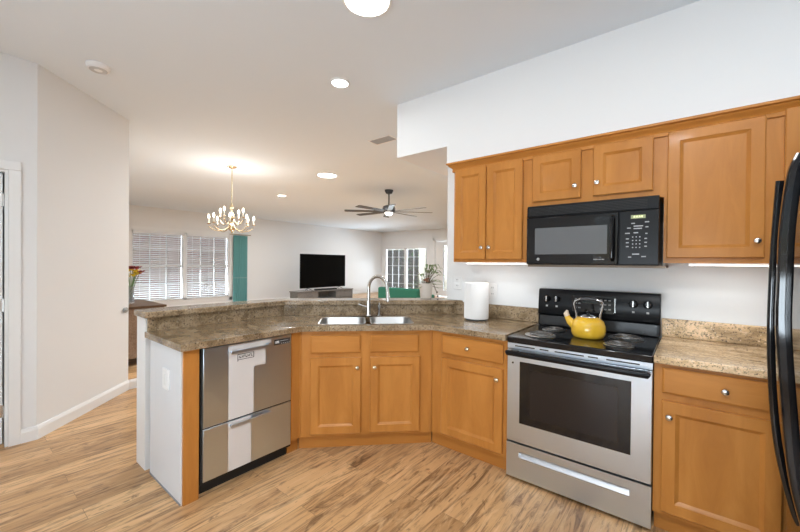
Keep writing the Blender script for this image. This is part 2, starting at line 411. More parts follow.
# ------------------------------------------------------------------ cabinet parts
def door_mb(x0, x1, z0, z1, t=.021, w=.052):
    def L(i, y): return [(x0+i, y, z0+i), (x1-i, y, z0+i), (x1-i, y, z1-i), (x0+i, y, z1-i)]
    return MB().loops([L(0, 0), L(0, -t+.005), L(.005, -t), (L(w, -t)), L(w+.003, -t+.003), L(w+.014, -t+.011), L(w+.016, -t+.0125)])
def slab_mb(x0, x1, z0, z1, t=.02):
    def L(i, y): return [(x0+i, y, z0+i), (x1-i, y, z0+i), (x1-i, y, z1-i), (x0+i, y, z1-i)]
    return MB().loops([L(0, 0), L(0, -t+.007), L(.010, -t)])
KNOB_PROF = [(0,.0), (.009,.0), (.0075,.004), (.0055,.010), (.0065,.014), (.0135,.018), (.0155,.022), (.0135,.0265), (.007,.029), (0,.0295)]
def knob(parent, x, z, mat=NICKEL, y=-.02):
    return MB().lathe([(max(r,.0005), h) for r, h in KNOB_PROF], (x, y, z), 'y', 18).build('knob', mat, parent, smooth=True)
def cab_door(root, x0, x1, z0, z1, kx=None, kz=None, w=.055, km=NICKEL):
    d = door_mb(x0, x1, z0, z1, w=w).build('door', MAPLE_V, root)
    if kx is not None: knob(d, kx, kz, km)
    return d
def cab_drawer(root, x0, x1, z0, z1, kx=None, kz=None, name='drawer', km=NICKEL):
    d = slab_mb(x0, x1, z0, z1).build(name, MAPLE_H, root)
    if kx is not None: knob(d, kx, kz, km)
    return d
def carcass(root, w, depth, z0, z1, openfront=()):
    m = MB().box(0, 0, z0, w, .019, z1).box(0, .019, z0, .018, depth, z1).box(w-.018, .019, z0, w, depth, z1).box(.018, .019, z0, w-.018, depth, z0+.018).box(.018, depth-.01, z0+.018, w-.018, depth, z1)
    return m.build('carcass', MAPLE_V, root)
def toe(root, w, a=.004, b=.004):
    return B(a, .042, 0, w-b, .06, .10).build('toe_kick', TOE, root)
ZU = .862                     # underside of the stone
# sink base on the diagonal
S2 = math.sqrt(.5)
sb = thing('sink_base_cabinet', 'maple sink base cabinet set at an angle under the double sink', 'cabinet', (-2.156, 1.564, 0), 45)
WS = .945
carcass(sb, WS, .48, .10, ZU); toe(sb, WS, -.017, -.017)
cab_drawer(sb, .07, .425, .70, .828, name='false_front'); cab_drawer(sb, .495, .85, .70, .828, name='false_front')
cab_door(sb, .07, .43, .12, .668, .404, .598, km=BRASS); cab_door(sb, .495, .86, .12, .668, .527, .598, km=BRASS)
MB().tube([(.0, -.002, .10), (.0, -.002, ZU)], .006, 8).build('corner_bead', MAPLE_V, sb, smooth=True)
MB().tube([(WS, -.002, .10), (WS, -.002, ZU)], .006, 8).build('corner_bead', MAPLE_V, sb, smooth=True)
# left of the range
lb = thing('base_cabinet', 'maple base cabinet with one drawer left of the range', 'cabinet', (-1.488, 2.24, 0), 0)
carcass(lb, .583, .60, .10, ZU); toe(lb, .583, -.017)
cab_drawer(lb, .096, .559, .703, .832, .311, .768, km=BRASS); cab_door(lb, .096, .559, .122, .672, .524, .602, km=BRASS)
# right of the range
rb = thing('base_cabinet', 'maple base cabinet right of the range beside the refrigerator', 'cabinet', (-.134, 2.24, 0), 0)
carcass(rb, 1.18, .60, .10, ZU); toe(rb, 1.18)
cab_drawer(rb, .033, .455, .714, .842, .267, .776); cab_door(rb, .033, .455, .122, .678, .064, .604)
# peninsula end: white panel with a maple stile, and filler by the dishwasher
pe = thing('end_panel', 'white end panel with maple edge closing the peninsula beside the dishwasher', 'panel', (-2.156, .80, 0), 90)
B(-.006, .014, .0, .001, .50, ZU).build('panel', M('panel_white', (.74,.755,.775), .4), pe)
B(0.001, 0, .0, .083, .02, ZU).build('edge_stile', MAPLE_V, pe, bevel=.0015)
B(0.001, .02, .0, .019, .50, ZU).build('side_board', MAPLE_V, pe)
B(-.008, .012, .0, -.006, .50, .012).build('bottom_edge', M('painted_shadow_gap', (.30,.30,.31), .8), pe)  # grey strip paints the shadow gap along the foot of the panel
fl = thing('filler_panel', 'narrow maple filler strip between the dishwasher and the sink cabinet', 'panel', (-2.156, 1.487, 0), 90)
B(0, 0, .10, .070, .02, ZU).build('face_strip', MAPLE_V, fl); B(0, .042, 0, .088, .055, .10).build('toe_kick', TOE, fl)
# switch plate on the end panel
sw = thing('switch_plate', 'white switch plate on the white end panel of the peninsula', 'switch', (-2.374, .794, .662), 0)
B(-.043, -.011, -.06, .043, 0, .06).build('plate', M('plate_white', (.88,.88,.87), .3), sw, bevel=.003)
B(-.017, -.015, -.033, .017, -.0112, .033).build('rocker', WHITE, sw, bevel=.002)

# ------------------------------------------------------------------ worktops
FX, FC, FY, BYW = -2.115, 3.662, 2.20, 2.855
sink_root = thing('kitchen_sink', 'stainless double-bowl sink set in the angled worktop', 'sink', (0,0,0), 0)
def dg(s, c): # diagonal coordinates -> xy
    return (S2*s - c/2, S2*s + c/2)
def rrect(s0, s1, c0, c1, r=.05, n=5):
    w = math.sqrt(2); out = []
    a0, a1 = c0/w, c1/w
    for cx, cy, st in ((s1-r, a1-r, 0), (s0+r, a1-r, 1), (s0+r, a0+r, 2), (s1-r, a0+r, 3)):
        for k in range(n+1):
            a = (st + k/n)*PI/2; ss, aa = cx + r*math.cos(a), cy + r*math.sin(a)
            out.append(dg(ss, aa*w))
    return out
SK0, SK1 = 3.775, 4.245
bowls = [(-.300, .035), (.088, .398)]
hole = rrect(-.302, .400, SK0, SK1)
ct = thing('countertop', 'polished brown granite worktop running from the peninsula round to the range', 'countertop', (0,0,0), 0)
poly = [(FX, .772), (FX, FX+FC), (FY-FC, FY), (-.904, FY), (-.904, BYW), (BYW-SPC, BYW), (SPX, cornerY), (SPX, .772)]
MB().prism(poly, ZU, .90, [hole]).build('slab', GRANITE, ct, bevel=.006)
th = .022
q0 = offpt(th)
MB().prism([(SPX, .79), (SPX, cornerY), diag_at_y(2.86, 0), diag_at_y(2.86, th), q0, (SPX-th, .79)], .872, .985).build('backsplash', GRANITE, ct, bevel=.002)
B(BYW-SPC-.02, 2.836, .9005, -.904, 2.858, 1.012).build('backsplash', GRANITE, ct, bevel=.004)
ct2 = thing('countertop', 'polished granite worktop right of the range with veins, bright light put into its colour', 'countertop', (0,0,0), 0)
B(-.135, FY, ZU, 1.07, BYW, .90).build('slab', GRANITE_LIT, ct2, bevel=.006)
B(-.135, 2.836, .9005, 1.07, 2.858, 1.014).build('backsplash', GRANITE_LIT, ct2, bevel=.004)
# raised bar top
bo, bw = -.035, .185
r0 = offpt(bo); r1 = offpt(bw)
e0 = diag_at_y(2.856, bo); e1 = diag_at_y(2.856, bw)
bt = MB().prism([(SPX-bo, .762), r0, e0, (-1.745, 2.856), (-1.745, 3.02), diag_at_y(3.02, bw), r1, (SPX-bw, .762)], .986, 1.026).build('bar_top', GRANITE, None, bevel=.008, seg=3)
tag(bt, 'raised granite bar ledge above the peninsula worktop', 'bar top')

# sink bowls
for (s0, s1) in bowls:
    Ls = []
    for i, z, r in ((-.010, .9005, .05), (-.009, .902, .05), (-.001, .902, .05), (.003, .896, .05), (.006, .74, .05), (.02, .715, .06), (.05, .705, .06)):
        Ls.append([(x, y, z) for x, y in rrect(s0+i, s1-i, SK0+i*1.414, SK1-i*1.414, r)])
    b = MB().loops(Ls, False, True).build('bowl', SINK, sink_root, smooth=True)
    cx, cy = dg((s0+s1)/2, (SK0+SK1)/2)
    MB().lathe([(.043, .706), (.04, .7085), (.028, .7075), (.026, .706), (.001, .706)], (cx, cy, 0)).build('drain', CHROME, b, smooth=True)
# faucet
fx, fy = dg(.072, 4.33)
fa = thing('kitchen_faucet', 'brushed nickel gooseneck faucet behind the sink', 'faucet', (fx, fy, .90), 45)
MB().lathe([(.001,0), (.030,0), (.030,.006), (.022,.014), (.020,.05), (.0175,.11), (.0165,.13), (.001,.13)]).build('body', NICKEL, fa, smooth=True)
pts = [(0,0,.12), (0,0,.24)]
R_ = .082
for k in range(1, 13):
    a = PI - k*PI/12*1.0; pts.append((.90*(R_ + R_*math.cos(a)), -.75*(R_ + R_*math.cos(a)), .24 + R_*1.2*math.sin(a)))
pts.append((.90*2*R_+.003, -.75*2*R_-.004, .215))
MB().tube(pts, .0138, 12).build('spout', NICKEL, fa, smooth=True)
ex, ey = .90*2*R_, -.75*2*R_
MB().tube([(ex+.002, ey-.003, .215), (ex+.005, ey-.008, .19), (ex+.008, ey-.012, .145), (ex+.008, ey-.013, .135)], .016, 12, rs=[.013, .016, .019, .017]).build('spray_head', NICKEL, fa, smooth=True)
MB().tube([(-.018, 0, .08), (-.05, .0, .088), (-.085, 0, .105)], .007, 10, rs=[.008, .007, .006]).build('lever', NICKEL, fa, smooth=True)
sx_, sy_ = dg(.162, 4.34)
so = thing('soap_dispenser', 'short nickel soap dispenser beside the gooseneck faucet', 'soap dispenser', (sx_, sy_, .90), 45)
MB().lathe([(.001,0), (.022,0), (.022,.006), (.013,.012), (.012,.06), (.016,.066), (.016,.085), (.010,.092), (.010,.105), (.001,.106)]).build('body', NICKEL, so, smooth=True)
MB().tube([(0,0,.10), (0,-.025,.106), (0,-.062,.098)], .0065, 10).build('spout', NICKEL, so, smooth=True)

# ------------------------------------------------------------------ dishwasher (two drawers)
dw = thing('dishwasher', 'stainless two-drawer dishwasher in the peninsula', 'dishwasher', (-2.156, .892, 0), 90)
wd = .592
B(.004, .02, .085, wd-.004, .53, ZU-.004).build('tub', MATTE, dw)
B(.003, .045, .0, wd-.003, .06, .085).build('kick_plate', MATTE, dw)
B(0.0, .0, .07, wd, .02, ZU-.001).build('surround', MATTE, dw)
up = B(.008, -.012, .396, wd-.006, .0, .852).build('drawer_front', STEEL, dw, bevel=.002)
lo = B(.008, -.012, .088, wd-.006, .0, .388).build('drawer_front', STEEL, dw, bevel=.002)
for par, z in ((up, .806), (lo, .365)):
    hb = MB().box(.158, -.034, z-.011, .428, -.026, z+.009)
    hb.box(.158, -.027, z-.004, .170, -.012, z+.006).box(.416, -.027, z-.004, .428, -.012, z+.006)
    hb.build('handle', STEEL, par, bevel=.002)
B(.152, -.0132, .822, .432, -.012, .845).build('handle_recess', PALE_SATIN, up)
f_ = MB().prism([(.152, .398), (.311, .398), (.311, .690), (.392, .690), (.392, .822), (.152, .822)], -.0128, -.012)  # flat pale strip with a stepped side, laid over the steel front
f_.v = [(v[0], v[2], v[1]) for v in f_.v]; fo = f_.build('pale_front_strip', PALE_SATIN, up); fo['label'] = 'pale strip on the upper drawer'
fo = B(.152, -.0128, .09, .295, -.012, .387).build('pale_front_strip', PALE_SATIN, lo); fo['label'] = 'pale strip on the lower drawer'
st = MB().box(.235, -.0136, .742, .342, -.0132, .745).box(.235, -.0136, .775, .342, -.0132, .778).box(.235, -.0136, .735, .239, -.0132, .778).box(.338, -.0136, .745, .342, -.0132, .778)
x = .247
for k, wl in enumerate((.012, .008, .010, .010, .009, .010, .008)):
    st.box(x, -.0136, .752, x+wl*.4, -.0132, .768).box(x, -.0136, .752 + (k % 3)*.006, x+wl, -.0132, .756 + (k % 3)*.006); x += wl + .003
st.xf(Matrix.Translation((-.030, 0, .006)))
st.build('label_sticker', MATTE, up)
ib = MB().box(.462, -.0134, .806, .49, -.012, .822)
for k in range(5): ib.box(.505 + k*.015, -.0134, .80, .514 + k*.015, -.012, .804)
ib.box(.50, -.0134, .818, .56, -.012, .821)
ib.build('indicator_marks', M('pale_print', (.62,.62,.62), .5), up)
B(.455, -.0127, .795, .575, -.012, .832).build('control_strip', CHARCOAL, up)

# ------------------------------------------------------------------ range
rg = thing('kitchen_range', 'stainless and black electric coil range with oven', 'range', (-.893, 2.21, 0), 0)
RW = .757
B(.004, .028, .02, RW-.004, .615, .858).build('body', MATTE, rg)
B(0, -.012, .858, RW, .575, .896).build('cooktop', ENAMEL, rg, bevel=.006)
for lx in (.03, RW-.06):
    for ly in (.06, .55): B(lx, ly, 0, lx+.03, ly+.03, .022).build('leg', MATTE, rg)
# vent strip under the cooktop
vt = B(.002, -.004, .822, RW-.002, .028, .857).build('vent_trim', STEEL, rg, bevel=.001)
sl = MB()
for a, b_ in ((.05, .17), (.20, .25), (.285, .44), (.46, .51), (.55, .70)): sl.box(a, -.0048, .838, b_, -.004, .845)
sl.build('vent_slots', MATTE, vt)
dr_ = B(.002, -.006, .244, RW-.002, .028, .818).build('oven_door', STEEL, rg, bevel=.003)
wg = B(.081, -.0078, .366, .665, -.006, .748).build('window_border', GLOSS, dr_, bevel=.004)
B(.143, -.0084, .412, .605, -.0077, .705).build('window_glass', OVENGLASS, wg, bevel=.002)
hb = MB().tube([(.015, -.05, .800), (.02, -.052, .803), (RW/2, -.052, .803), (RW-.02, -.052, .803), (RW-.015, -.05, .800)], .017, 12, ell=(.75, 1.0))
hb.box(.03, -.045, .790, .075, -.006, .815).box(RW-.075, -.045, .790, RW-.03, -.006, .815)
hb.build('oven_handle', BLACK, dr_, smooth=True)
MB().lathe([(.001,.0), (.006,.0), (.006,.003), (.001,.003)], (.038, -.006, .735), 'y', 12).build('screw_cap', MATTE, dr_)
dw_ = thing  # (alias kept short below)
# storage drawer with a long recessed pull
f = MB()
X0, X1, Z0, Z1 = .002, RW-.002, .022, .234; a, b_, c, d = .080, .662, .152, .188
f.box(X0, -.006, Z0, X1, .028, c).box(X0, -.006, d, X1, .028, Z1).box(X0, -.006, c, a, .028, d).box(b_, -.006, c, X1, .028, d).box(a, .022, c, b_, .028, d)
sd = f.build('storage_drawer', STEEL, rg)
MB().loops([[(x, y, z) for y, z in ((-.0068, c-.005), (-.0075, c+.001), (.012, c+.026), (.018, c+.030), (.018, c-.005))] for x in (a, b_)]).build('drawer_pull', M('pull_steel', (.52,.54,.57), .45, 1), sd)
B(a, .018, d-.019, b_, .021, d).build('pull_shade_strip', MATTE, sd)  # black strip stands in for the shade inside the pull recess
# backguard
bgp = [(.575, .896), (.575, .978), (.560, .985), (.556, .992), (.570, 1.160), (.578, 1.170), (.632, 1.170), (.632, .896)]
m = MB().loops([[(x, y, z) for y, z in bgp] for x in (.008, RW-.002)]); bgd = m.build('backguard', BLACK, rg, bevel=.005)
B(.02, .571, .905, RW-.02, .5752, .972).build('riser_panel', M('dark_riser', (.03,.03,.031), .25), bgd)
tilt = Matrix.Translation((0, .5625, 1.08)) @ Matrix.Rotation(-math.atan2(.014, .168), 4, 'X')
def on_guard(mb): return mb.xf(tilt)
on_guard(B(.245, -.002, -.06, .51, .003, .055)).build('control_panel', GLOSS, bgd)
on_guard(B(.315, -.003, .005, .405, -.002, .032)).build('clock_display', M('display_dark', (.02,.03,.03), .1), bgd)
GP = M('grey_print', (.22,.22,.22), .5)
for bx_ in (.262, .285, .42, .445, .47):
    for bz in (-.035, -.005, .025): on_guard(B(bx_, -.0035, bz, bx_+.014, -.002, bz+.009)).build('touch_pad', GP, bgd)
on_guard(B(.505, -.003, -.05, .511, -.0015, .045)).build('panel_edge', CHROME, bgd)
for kx in (.072, .140, .612, .690):
    k = on_guard(MB().lathe([(.001,-.002), (.026,-.002), (.026,.004), (.021,.008), (.019,.022), (.016,.026), (.001,.026)], (kx, 0, .018), 'y', 24)).build('control_knob', BLACK, bgd, smooth=True)
    on_guard(B(kx-.0045, -.030, -.002, kx+.0045, -.0255, .038)).build('pointer', CHROME, k, bevel=.001)
    on_guard(B(kx-.007, -.003, -.040, kx+.007, -.002, -.028)).build('dial_mark', M('dial_print', (.45,.45,.45), .5), k)
# coil burners
M_PAN = M('drip_pan_chrome', (.80,.80,.80), .30, 1); M_COIL = M('heating_coil', (.16,.155,.15), .35, .6)
def burner(x, y, r):
    b = MB().lathe([(r*1.02,.896), (r*1.18,.8975), (r*1.2,.900), (r*1.1,.902), (r*1.0,.8985), (r*.5,.8965), (.001,.8965)], (x, y, 0), n=36).build('burner', M_PAN, rg, smooth=True)
    pts = []; turns = 4.2 if r > .085 else 3.4
    for k in range(int(turns*22)+1):
        t = k/22; rr = r*(.22 + .78*t/turns); a = t*2*PI; pts.append((x + rr*math.cos(a), y + rr*math.sin(a), .9075))
    MB().tube(pts, .0048, 6).build('heating_coil', M_COIL, b, smooth=True)
burner(.155, .150, .078); burner(.165, .405, .062); burner(.585, .150, .064); burner(.59, .405, .080)

# kettle
kt = thing('tea_kettle', 'yellow enamel kettle with chrome handle on the range', 'kettle', (-.492, 2.505, .8965), 8)
MB().lathe([(.001,0), (.078,0), (.088,.006), (.096,.026), (.0985,.048), (.096,.076), (.086,.104), (.064,.122), (.050,.127), (.001,.127)], n=36).build('body', YELLOW, kt, smooth=True)
ld = MB().lathe([(.050,.126), (.047,.132), (.032,.139), (.001,.142)], n=28).build('lid', CHROME, kt, smooth=True)
MB().lathe([(.001,.140), (.006,.141), (.006,.147), (.013,.152), (.013,.159), (.006,.164), (.001,.165)], n=16).build('lid_knob', BLACK, ld, smooth=True)
spt = MB().tube([(-.078, 0, .070), (-.104, 0, .092), (-.118, 0, .115), (-.124, 0, .130)], .02, 14, rs=[.030, .024, .018, .015]).build('spout', YELLOW, kt, smooth=True)
MB().tube([(-.120, 0, .124), (-.127, 0, .137), (-.120, 0, .160)], .01, 12, rs=[.018, .016, .007]).build('whistle_cap', M('cream_cap', (.75,.60,.45), .4), spt, smooth=True)
hp = [(-.066,0,.116), (-.066,0,.145), (-.074,0,.175), (-.080,0,.205), (-.074,0,.222), (-.050,0,.235), (0,0,.239), (.050,0,.235), (.074,0,.222), (.080,0,.205), (.074,0,.175), (.066,0,.145), (.066,0,.116)]
hd = MB().tube(hp, .008, 10, ell=(1.3, .9)).build('handle', M('handle_chrome', (.85,.85,.86), .25, 1), kt, smooth=True)
MB().tube([(-.045,0,.236), (0,0,.240), (.045,0,.236)], .0115, 12).build('handle_grip', CHARCOAL, hd, smooth=True)

# ------------------------------------------------------------------ upper cabinets
def upper(name_label, x0, x1, z0, z1, doors):
    t = thing('wall_cabinet', name_label, 'cabinet', (x0, 2.565, 0), 0)
    B(0, 0, z0, x1-x0, .292, z1).build('carcass', MAPLE_V, t)
    for (a, b_, c, d, kx, kz) in doors: cab_door(t, a-x0, b_-x0, c, d, (kx-x0) if kx is not None else None, kz)
    return t
ZT = 2.125
upper('maple wall cabinet with two narrow doors above the paper towel', -1.498, -.9045, 1.364, ZT, [(-1.484, -1.214, 1.384, 2.10, -1.240, 1.474), (-1.208, -.932, 1.384, 2.10, -1.178, 1.474)])
upper('short two-door maple wall cabinet directly above the microwave', -.9045, -.1185, 1.742, ZT, [(-.864, -.554, 1.784, 2.102, -.586, 1.862), (-.483, -.170, 1.786, 2.102, -.458, 1.865)])
upper('maple wall cabinet with one wide door right of the microwave', -.1185, .345, 1.364, ZT, [(-.104, .292, 1.392, 2.104, .264, 1.477)])
upper('maple corner wall cabinet behind the refrigerator handles', .345, 1.07, 1.364, ZT, [(.357, .78, 1.392, 2.12, None, None)])
cr = MB().sweep2d([(-1.498, 2.858), (-1.498, 2.565), (1.07, 2.565)],
      [(-.03, 2.126), (0.0005, 2.088), (.012, 2.089), (.014, 2.106), (.008, 2.109), (.016, 2.120), (.034, 2.133), (.040, 2.140), (.036, 2.143), (.050, 2.147), (.051, 2.160), (-.035, 2.160)])
tag(cr.build('crown_molding', MAPLE_H), 'maple crown molding along the tops of the wall cabinets', 'molding')
# under-cabinet lights
for x0, x1, lb_ in ((-1.40, -.925, 'slim white light bar under the two-door wall cabinet'), (-.005, .42, 'slim white light bar under the wide-door wall cabinet near the refrigerator')):
    t = thing('undercabinet_light', lb_, 'light', (x0, 2.60, 1.364), 0, 'under-cabinet light bars')
    B(0, 0, -.012, x1-x0, .05, 0).build('housing', WHITE, t)
    B(.004, -.003, -.014, x1-x0-.004, .046, -.010).build('diffuser', LEDSTRIP, t)
    area('undercabinet_lamp', ((x0+x1)/2, 2.63, 1.345), (0, 0, 0), x1-x0, .04, .45, WARM)

# ------------------------------------------------------------------ microwave
mw = thing('microwave_oven', 'black over-the-range microwave under the short wall cabinet', 'microwave', (-.864, 2.46, 1.348), 0)
MWW, MWH = .730, .392
B(0, .012, 0, MWW, .395, MWH).build('body', BLACK, mw, bevel=.003)
vg = B(0, -.004, .318, MWW, .012, MWH).build('vent_grille', BLACK, mw, bevel=.003)
g = MB()
for k in range(6): g.box(.012, -.008, .328 + k*.009, MWW-.055, -.004, .332 + k*.009)
g.build('slats', MATTE, vg)
md = B(0, -.014, .004, .535, .012, .312).build('door', GLOSS, mw, bevel=.004)
B(.056, -.0152, .068, .480, -.014, .241).build('window', GREYGLASS, md)
MB().tube([(.508, -.014, .035), (.508, -.04, .045), (.508, -.045, .16), (.508, -.04, .275), (.508, -.014, .285)], .011, 12, ell=(1.0, 1.2)).build('handle', GLOSS, md, smooth=True)
em = MB().lathe([(.001,0), (.009,0), (.009,.0012), (.001,.0012)], (.078, -.014, .036), 'y', 20).build('emblem', M('badge', (.50,.50,.50), .3, .6), md)
MB().tube([(.078 + .005*math.cos(a), -.0156, .036 + .005*math.sin(a)) for a in [k*2*PI/14 for k in range(14)]], .0008, 5, closed=True).build('emblem_ring', MATTE, em)
nm = MB()
for k in range(8): nm.box(.408 + k*.0075, -.0148, .033, .413 + k*.0075, -.014, .038)
nm.build('name_print', M('print_grey', (.40,.40,.40), .5), md)
cp = B(.540, -.012, .004, MWW, .012, .312).build('control_panel', BLACK, mw, bevel=.003)
dp = B(.598, -.0135, .268, .668, -.012, .288).build('display', M('display_amber', (.10,.11,.06), .2, emit=(.55,.60,.34), es=.45), cp)
dg_ = MB()
for k in range(4):
    x = .612 + k*.012
    dg_.box(x, -.0142, .272, x+.0015, -.0135, .284).box(x+.006, -.0142, .272, x+.0075, -.0135, .284).box(x, -.0142, .277, x+.0075, -.0135, .279).box(x, -.0142, .2825, x+.0075, -.0135, .284)
dg_.build('digits', M('digit', (.75,.78,.45), .4, emit=(.8,.85,.5), es=.8), dp)
pr_ = M('button_print', (.42,.42,.43), .5)
rows = [(.600, .238, .018), (.665, .243, .02), (.580, .212, .018), (.612, .222, .045), (.612, .208, .04), (.668, .215, .014), (.570, .182, .024), (.612, .184, .022), (.668, .178, .010)]
for k in range(4):
    for j in range(3): rows.append((.605 + j*.017, .160 - k*.020, .006))
for k in range(3): rows.append((.575, .150 - k*.022, .014)); rows.append((.664, .150 - k*.022, .012))
rows += [(.606, .062, .034), (.586, .045, .016), (.650, .048, .022)]
for (x, z, wl) in rows:
    B(x, -.0130, z, x+wl, -.012, z+.006).build('button', pr_, cp)
B(0, .02, -.014, MWW+.03, .38, 0.0).build('bottom_trim', M('underside_trim', (.25,.18,.12), .5), mw)

# ------------------------------------------------------------------ refrigerator (faces -x)
fr = thing('refrigerator', 'glossy black refrigerator with two bowed handles at the right edge', 'refrigerator', (.30, 2.05, 0), -90)
B(0, .065, .02, .92, .75, 1.75).build('cabinet_body', BLACK, fr, bevel=.006)
B(.01, .04, 0, .91, .07, .09).build('kick_grille', MATTE, fr)
fd = B(.002, 0, .095, .385, .06, 1.745).build('door', GLOSS, fr, bevel=.012, seg=3)
fd2 = B(.391, 0, .095, .918, .06, 1.745).build('door', GLOSS, fr, bevel=.012, seg=3)
def fridge_handle(par, y, pts, w_, t_, dx):
    P = [(2.05 - y, x - .30 + dx, z) for x, z in pts]
    out = MB(); Ls = []
    for i, p in enumerate(P):
        a = Vector(P[max(i-1, 0)]); b_ = Vector(P[min(i+1, len(P)-1)]); t = (b_-a).normalized(); nrm = Vector((0, -t.z, t.y)); 
        if nrm.y > 0: nrm = -nrm
        c = Vector(p); L = []
        for k in range(12):
            an = 2*PI*k/12; ca, sa = math.cos(an), math.sin(an)
            sx = math.copysign(abs(ca)**.55, ca)*w_/2; sy = math.copysign(abs(sa)**.55, sa)*t_/2
            L.append(tuple(c + Vector((1,0,0))*sx + nrm*sy))
        Ls.append(L)
    out.loops(Ls).build('handle', GLOSS, par, smooth=True)
def smoothpath(pts, n=5):
    out = []
    for i in range(len(pts)-1):
        p0 = pts[max(i-1,0)]; p1 = pts[i]; p2 = pts[i+1]; p3 = pts[min(i+2, len(pts)-1)]
        for k in range(n):
            t = k/n
            out.append(tuple(.5*((2*p1[j]) + (-p0[j]+p2[j])*t + (2*p0[j]-5*p1[j]+4*p2[j]-p3[j])*t*t + (-p0[j]+3*p1[j]-3*p2[j]+p3[j])*t**3) for j in (0,1)))
    return out + [pts[-1]]
fridge_handle(fd, 1.75, smoothpath([(.243,1.636), (.234,1.44), (.230,1.3), (.228,1.1), (.235,.9), (.252,.72), (.285,.55), (.302,.50)]), .020, .022, -.009)
B(2.05-1.76, -.060, 1.585, 2.05-1.74, .0, 1.625).build('handle_mount', GLOSS, fd)
fridge_handle(fd2, 1.58, smoothpath([(.262,1.680), (.244,1.615), (.231,1.46), (.228,1.307), (.227,1.154), (.239,.943), (.256,.735), (.282,.594), (.302,.53)]), .036, .036, -.003)
B(2.05-1.592, -.045, 1.61, 2.05-1.568, .0, 1.65).build('handle_mount', GLOSS, fd2)

# ------------------------------------------------------------------ wall outlets, paper towel
def outlet(x, z, label):
    t = thing('wall_outlet', label, 'outlet', (x, 2.858, z), 0)
    B(-.040, -.007, -.060, .040, 0, .060).build('plate', WHITE, t, bevel=.004)
    for dz in (-.026, .026):
        s = B(-.017, -.0095, dz-.016, .017, -.007, dz+.016).build('socket', WHITE, t, bevel=.003)
        MB().box(-.008, -.0100, dz-.004, -.005, -.0094, dz+.008).box(.005, -.0100, dz-.004, .008, -.0094, dz+.008).build('slots', CHARCOAL, s)
outlet(-1.625, 1.180, 'white wall outlet at the left end of the range wall above the bar')
outlet(-1.288, 1.125, 'white wall outlet right behind the paper towel roll')
ptw = thing('paper_towel_roll', 'white paper towel roll standing on the worktop left of the range', 'paper towel', (-1.335, 2.655, .90), 0)
MB().lathe([(.001,0), (.088,0), (.090,.006), (.086,.014), (.001,.014)], n=40).build('base', CHARCOAL, ptw, smooth=True)
MB().lathe([(.001,.014), (.094,.014), (.095,.018), (.095,.296), (.092,.300), (.022,.300), (.022,.285), (.001,.285)], n=48).build('roll', PAPER, ptw, smooth=True)
sheet = MB()
Ls = []
for k in range(8):
    a = math.radians(232 + k*5); r = .0965 + (.010 if k == 0 else .003*(k < 2)); Ls.append([((r+d)*math.cos(a), (r+d)*math.sin(a), z) for d, z in ((0,.017), (.0012,.017), (.0012,.297), (0,.297))])
sheet.loops(Ls).build('loose_sheet', PAPER, ptw, smooth=True)

# ------------------------------------------------------------------ potted plant on the bar
pp = thing('potted_plant', 'leafy plant in a pale pot standing on the granite bar', 'plant', (-1.93, 2.80, 1.026), 0)
MB().lathe([(.001,0), (.050,0), (.052,.004), (.064,.125), (.066,.14), (.058,.14), (.055,.12), (.001,.118)], n=28).build('pot', M('pale_pot', (.72,.65,.58), .6), pp, smooth=True)
MB().lathe([(.001,.119), (.056,.119), (.056,.128), (.001,.136)], n=16).build('soil', M('soil', (.16,.08,.04), .9), pp)
rnd = random.Random(5); lf = MB(); stm = MB(); pods = MB()
for k in range(34):
    a = rnd.random()*2*PI; L = rnd.uniform(.07, .17); tip = rnd.uniform(-.03, .16)
    d = Vector((math.cos(a), math.sin(a), 0)); p0_ = Vector((0,0,.13)) + d*.02
    pts = [p0_ + d*L*t + Vector((0,0, tip*math.sin(t*PI*.75)*1.3)) for t in (0,.3,.6,1)]
    stm.tube(pts[:3], .002, 5)
    sd_ = Vector((-d.y, d.x, 0))*.013
    Ls = []
    for t, wf in ((.35, .3), (.55, 1), (.8, .8), (1.0, .05)):
        c = p0_ + d*L*t*1.1 + Vector((0,0, tip*math.sin(t*PI*.75)*1.3)); Ls.append([c - sd_*wf, c + Vector((0,0,.003)), c + sd_*wf])
    lf.loops(Ls, False, False, closed=False)
lf.build('leaves', M('plant_leaf', (.20,.27,.13), .5), pp); stm.build('stems', BARK, pp)
tw = MB(); bb = MB()
for (dx, dz, ez) in ((.105, .105, .055), (.112, .085, .015)):
    v = Vector((.78*dx, .62*dx, 0)); tw.tube([(0,0,.13), tuple(v*.5 + Vector((0,0,.13+dz*.4))), tuple(v + Vector((0,0,ez)))], .0018, 5)
    bb.lathe([(.001,-.009), (.007,-.005), (.009,0), (.007,.005), (.001,.009)], (v.x, v.y, ez), n=10)
tw.build('twigs', BARK, pp); bb.build('buds', M('dark_bud', (.04,.03,.04), .5), pp, smooth=True)
fm = MB()
for (x, y, z) in ((.0,.0,.17), (-.025,.01,.165), (.02,-.01,.16), (.01,.02,.18)): fm.lathe([(.001,-.008), (.014,-.004), (.016,.002), (.009,.01), (.001,.012)], (x, y, z), n=10)
fm.build('flowers', M('rust_flower', (.30,.12,.06), .6), pp, smooth=True)

